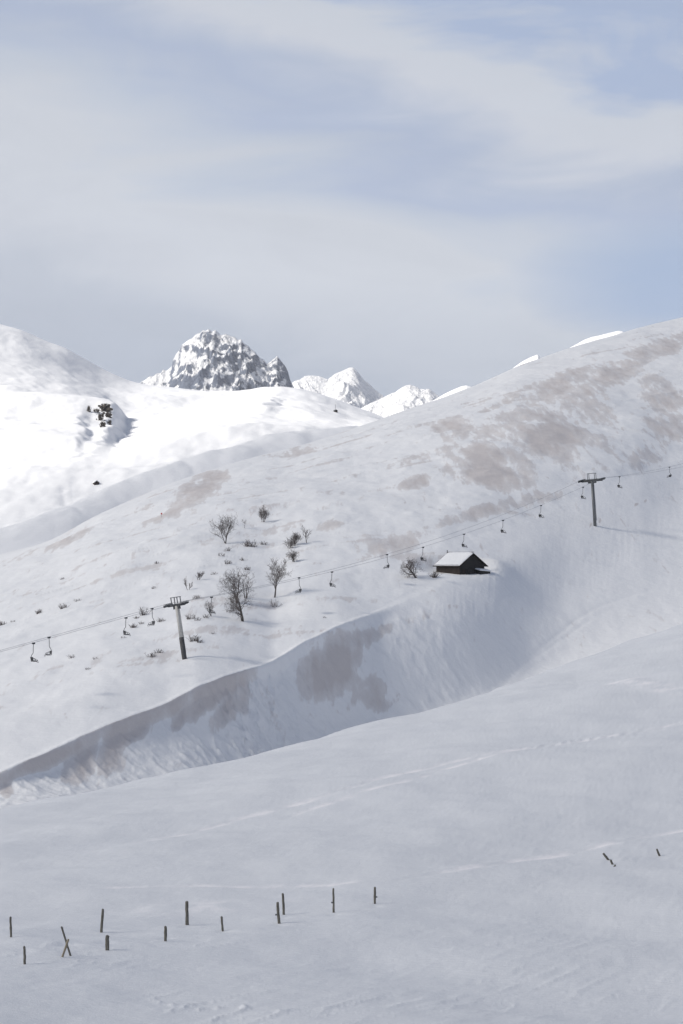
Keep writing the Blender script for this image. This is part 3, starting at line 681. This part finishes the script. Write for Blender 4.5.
# ------------------------------------------------------------------ wooden hut
def hut():
    b = HP.copy(); k = b.y / F
    g = Vector((math.cos(math.radians(36)), math.sin(math.radians(36)), 0)); l = Vector((-g.y, g.x, 0))
    W, L = 7.0, 8.0; Rr = Matrix((g, l, Vector((0, 0, 1)))).transposed().to_4x4()
    root = empty('wooden_hut', b, 'dark wooden hut with a snow-covered gable roof, half buried in drifts', 'hut')
    root.rotation_euler = Rr.to_euler()
    he, hr = 2.05, 4.45                        # eave and ridge heights above the snow at the near corner
    m = MB(); m.poly([(0, 0, -2.5), (0, L, -2.5), (0, L, he), (0, 0, he), (.16, 0, -2.5), (.16, L, -2.5), (.16, L, he), (.16, 0, he)],
                     [(0, 1, 2, 3)[::-1], (4, 5, 6, 7), (3, 2, 6, 7)[::-1], (0, 4, 7, 3)[::-1], (1, 2, 6, 5)[::-1], (0, 1, 5, 4)])
    for q in range(4): m.box((-0.02, 0.9 + q * 2.05, 0.2), (0.05, 0.14, 3.3))
    for q in range(9): m.box((-0.012, L / 2, -0.9 + q * 0.33), (0.03, L - 0.3, 0.05))
    m.build('long_wall', M_wood_dark, root)
    m = MB(); m.poly([(W - .16, 0, -2.5), (W - .16, L, -2.5), (W - .16, L, he), (W - .16, 0, he), (W, 0, -2.5), (W, L, -2.5), (W, L, he), (W, 0, he)],
                     [(0, 1, 2, 3)[::-1], (4, 5, 6, 7), (3, 2, 6, 7)[::-1], (0, 4, 7, 3)[::-1], (1, 2, 6, 5)[::-1], (0, 1, 5, 4)])
    m.build('long_wall', M_wood_dark, root)
    for y0, nm in ((0.0, 'gable_wall'), (L - .16, 'gable_wall')):
        e = 0.163
        vs = [(e, y0, -2.5), (W - e, y0, -2.5), (W - e, y0, he + .05), (W / 2, y0, hr - .06), (e, y0, he + .05)]
        m = MB(); m.poly(vs + [(a, b_ + .16, c) for a, b_, c in vs], [(0, 1, 2, 3, 4), (9, 8, 7, 6, 5), (0, 5, 6, 1), (1, 6, 7, 2), (2, 7, 8, 3), (3, 8, 9, 4), (4, 9, 5, 0)])
        if y0 == 0:
            m.box((W / 2, -0.02, he), (W - 0.5, 0.06, 0.18))
            for q in range(13): m.box((0.5 + q * 0.5, -0.012, 0.3), (0.05, 0.03, 3.2))
        gw = m.build(nm, M_wood_grey, root)
    d = MB(); d.box((1.2, -0.04, 0.15), (1.0, 0.07, 1.9)); d.build('door', M_wood_dark, root)
    d = MB(); d.box((1.65, -0.09, 0.1), (0.06, 0.05, 0.35)); d.build('door_bar', M_post, root.children[-1]) if False else None
    sn = (hr - he) / (W / 2); ov, og = 0.55, 0.65
    def slope_slab(z0, th, ovx, ovy, side, inset=0.0):
        x0, x1 = (-ovx, W / 2) if side < 0 else (W + ovx, W / 2)
        za = he - sn * ovx + z0; zb_ = hr + z0
        y0, y1 = -ovy, L + ovy
        vs = [(x0, y0, za), (x1, y0, zb_), (x1, y1, zb_), (x0, y1, za), (x0, y0, za + th), (x1, y0, zb_ + th), (x1, y1, zb_ + th), (x0, y1, za + th)]
        fs = [(3, 2, 1, 0), (4, 5, 6, 7), (0, 1, 5, 4), (1, 2, 6, 5), (2, 3, 7, 6), (3, 0, 4, 7)]
        if side > 0: fs = [f[::-1] for f in fs]
        return vs, fs
    roof = MB()
    for sd in (-1, 1): roof.poly(*slope_slab(0.03, 0.14, ov, og, sd))
    ro = roof.build('roof', M_wood_dark, root)
    # snow lying on the two slopes, a little uneven, stopping short of the verge boards
    for sd in (-1, 1):
        nx, ny = 16, 22; vs = []; fs = []
        for lay in (0, 1):
            for i in range(nx + 1):
                for j in range(ny + 1):
                    u = i / nx; v = j / ny
                    xx = -ov + 0.06 + (W / 2 + ov - 0.06) * u; zz = he + sn * xx + 0.18
                    yy = -og + 0.14 + (L + 2 * og - 0.28) * v
                    edge = min(1, min(v, 1 - v) * 9, u * 9 + 0.15)
                    th = 0.02 + lay * (0.30 * edge ** 0.6 + 0.05 * float(gnoise(np.array([xx * .8]), np.array([yy * .8]), 5 + sd)[0]))
                    vs.append((xx if sd < 0 else W - xx, yy, zz + th))
        N = (nx + 1) * (ny + 1)
        for i in range(nx):
            for j in range(ny):
                a = i * (ny + 1) + j; q = (a, a + ny + 1, a + ny + 2, a + 1)
                q2 = tuple(N + t for t in q)
                fs += [q2 if sd < 0 else q2[::-1], q[::-1] if sd < 0 else q]
        for i in range(nx):
            for j in (0, ny):
                a = i * (ny + 1) + j; fs.append((a, a + ny + 1, N + a + ny + 1, N + a))
        for j in range(ny):
            for i in (0, nx):
                a = i * (ny + 1) + j; fs.append((a, a + 1, N + a + 1, N + a))
        m = MB(); m.poly(vs, fs); m.build('roof_snow', M_roofsnow, ro, True)
    m = MB(); m.tube([(W / 2 - .25, L + 0.2, hr - 0.2), (W / 2 - .25, L + 0.2, hr + .75)], 0.09, 8); m.tube([(W / 2 - .25, L + 0.2, hr + .75), (W / 2 - .25, L + 0.2, hr + .85)], [0.15, 0.12], 8); m.build('chimney_pipe', M_dark, ro)
    m = MB(); m.tube([(W / 2, -og - .02, hr + 0.42), (W / 2, L + og, hr + 0.42)], 0.07, 6); m.build('ridge_board', M_wood_dark, ro)
    # low lean-to against the right end of the gable
    m = MB()
    m.box((W - 1.0, -0.75, -0.45), (2.9, 1.45, 2.6)); m.build('lean_to', M_wood_grey, root)
    lt = root.children[-1] if root.children else None
    m = MB()
    vs = []; n = 14
    for lay in (0, 1):
        for i in range(n + 1):
            for j in range(9):
                u, v = i / n, j / 8; x_ = W - 2.75 + 3.5 * u; y_ = -1.75 + 1.74 * v
                e = min(1, min(u, 1 - u) * 6, v * 6 + .2)
                vs.append((x_, y_, 0.87 + 0.30 * v - 0.25 * u + lay * (0.05 + 0.26 * e ** 0.6)))
    N = (n + 1) * 9; fs = []
    for i in range(n):
        for j in range(8):
            a = i * 9 + j; q = (a, a + 9, a + 10, a + 1); fs += [tuple(N + t for t in q), q[::-1]]
    for i in range(n):
        for j in (0, 8): a = i * 9 + j; fs.append((a, a + 9, N + a + 9, N + a))
    for j in range(8):
        for i in (0, n): a = i * 9 + j; fs.append((a, a + 1, N + a + 1, N + a))
    m.poly(vs, fs); m.build('lean_to_snow', M_roofsnow, root, True)
hut()

def tiny_cabin(x, y, wpx, label, mast=False):
    b = hit(x, y, rA, rFar[1]); k = b.y / F; W = wpx * k; L = W * 1.1; he, hr = W * 0.28, W * 0.62
    root = empty('mountain_cabin', b, label, 'cabin'); root.rotation_euler = (0, 0, math.radians(24))
    m = MB(); vs = [(-W / 2, -L / 2, -2), (W / 2, -L / 2, -2), (W / 2, -L / 2, he), (0, -L / 2, hr), (-W / 2, -L / 2, he)]
    m.poly(vs + [(a, b_ + L, c) for a, b_, c in vs], [(0, 1, 2, 3, 4), (9, 8, 7, 6, 5), (0, 5, 6, 1), (1, 6, 7, 2), (2, 7, 8, 3), (3, 8, 9, 4), (4, 9, 5, 0)])
    m.build('walls', M_wood_dark, root)
    m = MB(); s_ = (hr - he) / (W / 2); o_ = W * 0.1
    for sd in (-1, 1):
        v = [(sd * (W / 2 + o_), -L / 2 - o_, he - s_ * o_ + .05), (0, -L / 2 - o_, hr + .05), (0, L / 2 + o_, hr + .05), (sd * (W / 2 + o_), L / 2 + o_, he - s_ * o_ + .05)]
        f = [(3, 2, 1, 0), (4, 5, 6, 7), (0, 1, 5, 4), (1, 2, 6, 5), (2, 3, 7, 6), (3, 0, 4, 7)]
        m.poly(v + [(a, b_, c + 0.35) for a, b_, c in v], f if sd < 0 else [q[::-1] for q in f])
    m.build('roof', M_roofsnow if not mast else M_dark, root)
    if mast:
        m = MB(); m.tube([(0, 0, hr), (0, 0, hr + 4.0)], 0.10, 6); m.build('mast', M_steel, root)
    return root
tiny_cabin(96, 484, 5, 'tiny dark cabin alone on the valley slope at left')
tiny_cabin(335.5, 412, 3, 'tiny dark station cabin with a thin mast on the saddle', True)

# ------------------------------------------------------------------ bare trees
def branch_tree(rng, H, spread, mainr, levels=4, stems=1, lean=0.0, up=0.55, dens=1.0):
    trunk, crown = MB(), MB()
    def grow(p, d, L, r, lev, mb):
        n = 4; pts = [p]; q = p.copy(); dd = d.copy()
        for i in range(n):
            dd = (dd + Vector((rng.gauss(0, .10), rng.gauss(0, .10), rng.gauss(0.03, .07)))).normalized()
            q = q + dd * (L / n); pts.append(q.copy())
        rad = [max(0.014, r * (1 - 0.65 * i / n)) for i in range(n + 1)]
        mb.tube(pts, rad, 6 if lev == 0 else (4 if lev < 3 else 3))
        if lev >= levels: return
        k = int(round(({0: 9, 1: 4.2, 2: 3.2, 3: 2.4}.get(lev, 2)) * dens))
        for i in range(k):
            t = (0.28 if lev == 0 else 0.22) + (0.78) * (i + rng.random() * .6) / k
            t = min(0.999, t); seg = min(n - 1, int(t * n)); f = t * n - seg
            bp = pts[seg].lerp(pts[seg + 1], f)
            az = rng.random() * 6.283; base = (pts[seg + 1] - pts[seg]).normalized()
            a = base.orthogonal().normalized(); c = base.cross(a)
            side = a * math.cos(az) + c * math.sin(az)
            nd = (base * up + side * (1 - up) * 1.25 * spread + Vector((0, 0, 0.28))).normalized()
            grow(bp, nd, L * (0.74 - 0.34 * t if lev == 0 else 0.58) * rng.uniform(.75, 1.2), max(.016, rad[seg] * 0.52), lev + 1, crown)
    for s_ in range(stems):
        a = rng.random() * 6.283; off_ = Vector((math.cos(a), math.sin(a), 0)) * (0.25 * (s_ > 0))
        d = Vector((lean + (rng.gauss(0, .16) if stems > 1 else 0), rng.gauss(0, .1), 1)).normalized()
        st = off_ - Vector((0, 0, 0.5))
        grow(st, d, (H * 0.80 + .5) * (1 if s_ == 0 else rng.uniform(.75, .95)), mainr * (1 if s_ == 0 else .75), 0, trunk)
    return trunk, crown
def tree(x, ybase, hpx, label, seed, spread=1.0, stems=1, lean=0.0, mainr=0.18, dens=1.0, name='bare_tree', cat='tree', up=0.46, levels=4):
    b = on_hill(x, ybase); H = hpx * b.y / F; rng = random.Random(seed)
    root = empty(name, b, label, cat, 'bare trees and tall bushes on the hillside')
    tr, cr = branch_tree(rng, H, spread, mainr, levels, stems, lean, up, dens)
    tr.build('trunk', M_bark, root); cr.build('crown', M_twig, root)
    return root
tree(225.5, 543.5, 25, 'bare fan-shaped tree, uppermost and leftmost of the larger trees', 1, 1.0, 3, -0.05, .15)
tree(263, 522, 13, 'small dark double-stemmed bare tree highest up the slope', 2, .9, 3, 0.0, .12, 1.1, levels=3)
tree(244.5, 528, 8, 'faint thin sapling between the fan-shaped tree and the double-stemmed one', 3, .7, 1, 0, .06, .6, 'sapling', levels=3)
tree(293.5, 546, 12, 'left bare bushy tree of a small pair right of centre on the slope', 4, .9, 3, 0.0, .1, 1.1, levels=3)
tree(307, 543, 13, 'slim bare tree standing right of the small bushy pair', 5, .7, 1, 0.0, .11, 1.0, levels=3)
tree(288, 548.5, 9, 'small bushy tree at the left foot of the slim pair', 14, 1.1, 3, 0.0, .08, 1.0, levels=3)
tree(294, 562, 11, 'reddish spreading bush just below the small pair of trees', 6, 1.3, 4, -.15, .07, 1.0, 'tall_bush', 'bush', .45, 3)
tree(274.5, 597.5, 31, 'straight single-trunked bare tree with an even oval crown', 7, 0.9, 1, 0.0, .20, 1.15)
tree(237.5, 603, 33, 'broad dark bare tree behind the lowest one, leaning to the left', 8, 1.15, 4, -0.2, .17, .8)
tree(245, 598, 24, 'dense dark bare tree squeezed behind the lowest tree on its right', 9, 0.9, 3, -0.05, .12, .6, levels=3)
tree(243.5, 621.5, 30, 'lowest and fullest bare tree, standing in front of two others', 10, 1.2, 2, 0.0, .20, 1.0)
tree(212.5, 616.5, 13, 'thin upright bush behind a hanging lift chair', 11, .8, 2, -0.02, .08, .8, 'tall_bush', 'bush', .5, 3)
tree(417.5, 578, 20, 'twisted bare tree leaning left beside the wooden hut', 12, 1.5, 1, -0.55, .26, 1.1, up=.35)
tree(198, 580, 7, 'short brown bush left of the group of trees', 15, .6, 2, 0, .07, 1.0, 'tall_bush', 'bush', levels=3)
tree(188, 590, 9, 'narrow bush below and left of the short brown one', 16, .5, 2, 0, .07, .8, 'tall_bush', 'bush', levels=3)

def shrub(x, y, w_, h_, label, seed, dens=1.0, group='low shrubs poking out of the snow'):
    b = on_hill(x, y); k = b.y / F; rng = random.Random(seed * 7 + 3); m = MB()
    W, H = w_ * k, h_ * k
    for i in range(int(26 * dens * max(1, W / 1.6))):
        bx, by = rng.uniform(-.5, .5) * W * .8, rng.uniform(-.5, .5) * W * .5
        g = on_hill(x + bx / k, y) if False else None
        p = Vector((bx, by, -0.35)); d = Vector((rng.gauss(0, .5), rng.gauss(0, .4), 1)).normalized(); L = H * rng.uniform(.5, 1.15) + .35
        q = p + d * L * .55; e = q + (d + Vector((rng.gauss(0, .35), rng.gauss(0, .3), 0))).normalized() * L * .45
        m.tube([p, q, e], [.035, .022, .012], 4)
        for _ in range(4):
            t = rng.uniform(.35, 1); s_ = p.lerp(q, t) if rng.random() < .5 else q.lerp(e, t)
            dd = (d + Vector((rng.gauss(0, .7), rng.gauss(0, .6), rng.gauss(0, .3)))).normalized()
            m.tube([s_, s_ + dd * L * .3], [.018, .010], 3)
    o = m.build('shrub', M_twig); o.location = b
    return tag(o, label, 'shrub', group)
SHR = [(193.5, 641, 8, 6, 'dark rounded shrub just right of the pale pylon foot', 1.6), (199, 642.5, 6, 3, 'flat twiggy shrub trailing right of the dark rounded one', .8),
       (152, 657, 7, 5, 'forked shrub lying low, left of the pylon foot', .9), (159, 653, 7, 4, 'pale branching shrub above and right of the forked one', .8),
       (144, 615, 7, 7, 'bristly shrub left of the lift chair beside the pylon', 1.2), (133.5, 627.5, 4, 3.5, 'small round shrub right of the chair over the scrub', 1.2),
       (161, 621.5, 6, 3, 'low shrub between the scrub patch and the pylon head', 1.1), (136, 618.5, 4, 2.5, 'little tuft above the small round shrub', .8), (142, 624, 4, 2.5, 'faint tuft under the bristly shrub', .6),
       (123.5, 638, 5, 2, 'thin tuft directly under a hanging lift chair', .6), (191, 619, 10, 5, 'loose bushy scrub right of the pylon head', .8), (198, 620.5, 5, 3, 'sparse shrub at the right end of the loose scrub', .6),
       (64, 608, 9, 4, 'wider shrub of a pair on open snow far left', 1.1), (78, 601, 8, 2.5, 'string of low tufts right of the wider shrub', .6), (39, 613, 5, 4, 'compact round shrub alone on open snow far left', 1.3),
       (2, 625, 5, 3.5, 'dark shrub cut by the left picture edge', 1.3), (12.5, 622, 4, 1.5, 'flat tuft next to the shrub at the picture edge', .5), (72, 658, 4, 3.5, 'pale upright tuft low on the left slope', .6),
       (95, 659, 5, 1.8, 'slight tuft on the empty left slope, higher of two', .5), (88, 669.5, 5, 1.8, 'slight tuft on the empty left slope, lower of two', .5), (62, 579.5, 5, 2, 'faint pair of tufts high on the left slope', .5),
       (157, 563.5, 4, 2, 'single dark dot of scrub above the long cable', .9), (154, 588.5, 4, 2, 'small tuft high above the pale pylon', .7),
       (250, 546.5, 13, 6, 'long dark red-brown shrub below the double-stemmed tree', 1.2), (263, 544.5, 8, 3, 'thin shrub trailing right from the long dark one', .8), (227.5, 564, 6, 4, 'round tuft midway between the fan tree and the broad tree', .9),
       (214, 574.5, 5, 2.5, 'tuft left of the broad tree crown', .6), (243, 560.5, 5, 3, 'grey tuft right of the round one', .7), (247, 570, 6, 3.5, 'dark tuft touching the broad tree crown', 1.0), (222, 556, 6, 3.5, 'pale scrub under the fan-shaped tree', .6), (228, 551, 4, 4, 'fine upright twigs at the fan tree foot on the right', .6),
       (213, 634, 4, 1.8, 'small tuft below the thin upright bush', .6), (275, 607, 8, 7, 'faint pale scrub at the foot of the straight tree', .5), (206, 618, 5, 3.5, 'light scrub left of the thin upright bush', .6), (196, 598.5, 9, 3.5, 'dark low shrub under the cable right of the pylon head', .8),
       (434.5, 577.5, 4, 6, 'upright round shrub between the twisted tree and the hut', 1.7), (229, 612, 7, 5, 'pale scrub left of the lowest tree', .5), (325, 618, 4, 1.5, 'tiny tuft on the smooth drift', .4)]
for i, (x, y, w_, h_, lab, dn_) in enumerate(SHR): shrub(x, y, w_, h_, lab, i, dn_)

# ------------------------------------------------------------------ outcrops on the far flank
def outcrop(x, y, wpx, hpx, label, seed):
    b = hit(x, y, R0['R'], R0['S']); k = b.y / F; rng = random.Random(seed); m = MB()
    W, H = wpx * k, hpx * k
    for i in range(46):
        s_ = rng.uniform(.07, .22) * min(W, H); c = Vector((rng.gauss(0, .42) * W, rng.uniform(-2.5, 0.5), rng.uniform(-.45, .95) * H))
        nu, nv = 8, 6; vs = []; fs = []; e1, e2, e3 = rng.uniform(.7, 1.6), rng.uniform(.7, 1.2), rng.uniform(.6, 1.5)
        for a in range(nv + 1):
            for q in range(nu):
                ph, th = math.pi * (a + .02) / (nv + .04), 2 * math.pi * q / nu; r = s_ * rng.uniform(.65, 1.25)
                vs.append(c + Vector((math.sin(ph) * math.cos(th) * r * e1, math.sin(ph) * math.sin(th) * r * e2, math.cos(ph) * r * e3)))
        for a in range(nv):
            for q in range(nu): q2 = (q + 1) % nu; fs.append((a * nu + q, (a + 1) * nu + q, (a + 1) * nu + q2, a * nu + q2))
        fs.append(tuple(range(nu))); fs.append(tuple(range(nv * nu, nv * nu + nu))[::-1]); m.poly(vs, fs)
    for i in range(70):
        p = Vector((rng.uniform(-.5, .5) * W, rng.uniform(-2, 0), rng.uniform(0, .9) * H)); m.tube([p, p + Vector((rng.gauss(0, .3), rng.gauss(0, .2), rng.uniform(.6, 1.7)))], [.12, .04], 4)
    o = m.build('rock_outcrop', M_rockface); o.location = b
    return tag(o, label, 'rock outcrop', 'rocks on the far mountain flank')
for i, a in enumerate([(105.5, 411, 7, 7, 'largest dark brown rock outcrop, top of the cluster on the left mountain'), (101, 420, 5, 6, 'second brown outcrop just under the largest one'), (108.5, 417, 5, 4, 'small outcrop on the right of the cluster'),
                       (103, 427, 4, 4, 'lowest rock of the cluster above the shaded hollow'), (110, 424.5, 2.5, 3, 'isolated rock inside the shaded hollow'), (89, 411, 2.5, 3.5, 'lone rock left of the cluster on the left mountain'), (96.5, 412, 6, 1.8, 'thin band of rock joining the lone rock to the cluster')]):
    outcrop(*a, 40 + i)
b = on_hill(161.5, 517.5); m = MB(); m.tube([(0, 0, -.5), (0, 0, 1.1)], 0.03, 6); o = m.build('pole', M_steel)
root = empty('piste_marker', b, 'tiny red marker disc on a pole, alone high on the slope', 'marker'); o.parent = root
m = MB(); m.tube([(0, -.04, 1.0), (0, .04, 1.0)], 0.24, 14); m.build('disc', M_red, root)

# ------------------------------------------------------------------ fence posts in the foreground
def post(x, ybase, hpx, wpx, lean_deg, label, seed, mat=None, group='old wooden fence posts in the snow', depth_lean=0.0, notch=False):
    b = on_fg(x, ybase); k = b.y / F; H = hpx * k; r = wpx * k / 2; rng = random.Random(seed); m = MB()
    d = Vector((math.tan(math.radians(lean_deg)), depth_lean, 1))
    n = 9; pts = []; rad = []
    for i in range(n):
        t = -0.35 + (H + 0.35) * i / (n - 1)
        pts.append(d * t + Vector((rng.gauss(0, r * .07), rng.gauss(0, r * .07), 0))); rad.append(r * (1.05 - 0.10 * i / n) * rng.uniform(.94, 1.06))
    pts.append(d * (H + r * .35) + Vector((r * .15, 0, 0))); rad.append(r * 0.55)
    m.tube(pts, rad, 9, 0.10, rng)
    o = m.build('fence_post', mat or M_post); o.location = b
    if notch:
        c = MB(); p = d * (H * 0.42); c.box(p + Vector((r * (1.5 if notch > 0 else -1.5), -.01, 0)), (r * 1.4, .05, .06)); c.build('staple', M_steel, o)
    return tag(o, label, 'fence post', group)
post(11, 937.2, 20, 2.3, -1.5, 'weathered post at the far left edge, back row', 1)
post(24.8, 964.2, 17.5, 2.6, -1.5, 'short post nearest the left edge, front row', 2)
post(70.4, 955.8, 29, 2.0, -17, 'long thin pole leaning left, part of a crossed pair', 3, group='crossed poles')
post(62.3, 957, 17.5, 2.3, 19, 'short bleached stake leaning right, crossed with the long pole', 4, M_post_pale, 'crossed poles', 0.03)
post(101.3, 932.4, 23, 2.7, 4, 'tall back-row post above the thick short one, leaning slightly right', 5)
post(107.2, 950.2, 14.2, 3.9, 0, 'thickest and squattest post, front row right of the crossed poles', 6)
post(165.6, 941.2, 14.6, 3.0, -1, 'short dark post left of the tallest one', 7)
post(187.2, 925.0, 23.2, 3.4, -1, 'tall stout post in the back row, left of centre', 8)
post(222.8, 931.2, 14.5, 2.2, -5, 'slim short post leaning left, right of the tall stout one', 9)
post(279.2, 923.5, 21, 2.9, -5, 'front post of the close pair', 10, notch=-1)
post(283.8, 914.8, 21, 2.6, -3, 'back post of the close pair', 11)
post(333.7, 912.6, 24, 2.1, -1, 'thin straight post right of the close pair', 12, notch=-1)
post(374.8, 903.8, 16.5, 2.4, 0, 'rightmost upright post of the row, with a small stub on its side', 13, notch=1)
post(659.6, 856, 6.8, 2.1, -22, 'short stub leaning left, alone far right', 14)
post(608.5, 860.0, 6.5, 2.3, -38, 'upper of two broken stakes poking out close together at right', 15)
post(612.4, 864.4, 4.2, 2.4, -20, 'lower of two broken stakes poking out close together at right', 16)
post(614.3, 866.6, 1.6, 1.8, 30, 'pebble-sized stub just below the broken stakes', 17)

# ------------------------------------------------------------------ thin winter haze
m = MB(); m.box((0, 3900, 265), (9000, 8700, 990)); hm = bpy.data.materials.new('haze_air'); hm.use_nodes = True; t = NT(hm.node_tree); hm.node_tree.nodes.clear()
pv = t.n('ShaderNodeVolumePrincipled'); pv.inputs['Color'].default_value = (0.95, 0.96, 1.0, 1); pv.inputs['Density'].default_value = 3e-5; pv.inputs['Anisotropy'].default_value = 0.1
ho = t.n('ShaderNodeOutputMaterial'); t.c(pv.outputs[0], ho.inputs['Volume'])
o = m.build('haze', hm); tag(o, 'thin pale blue haze in the air', kind='stuff')
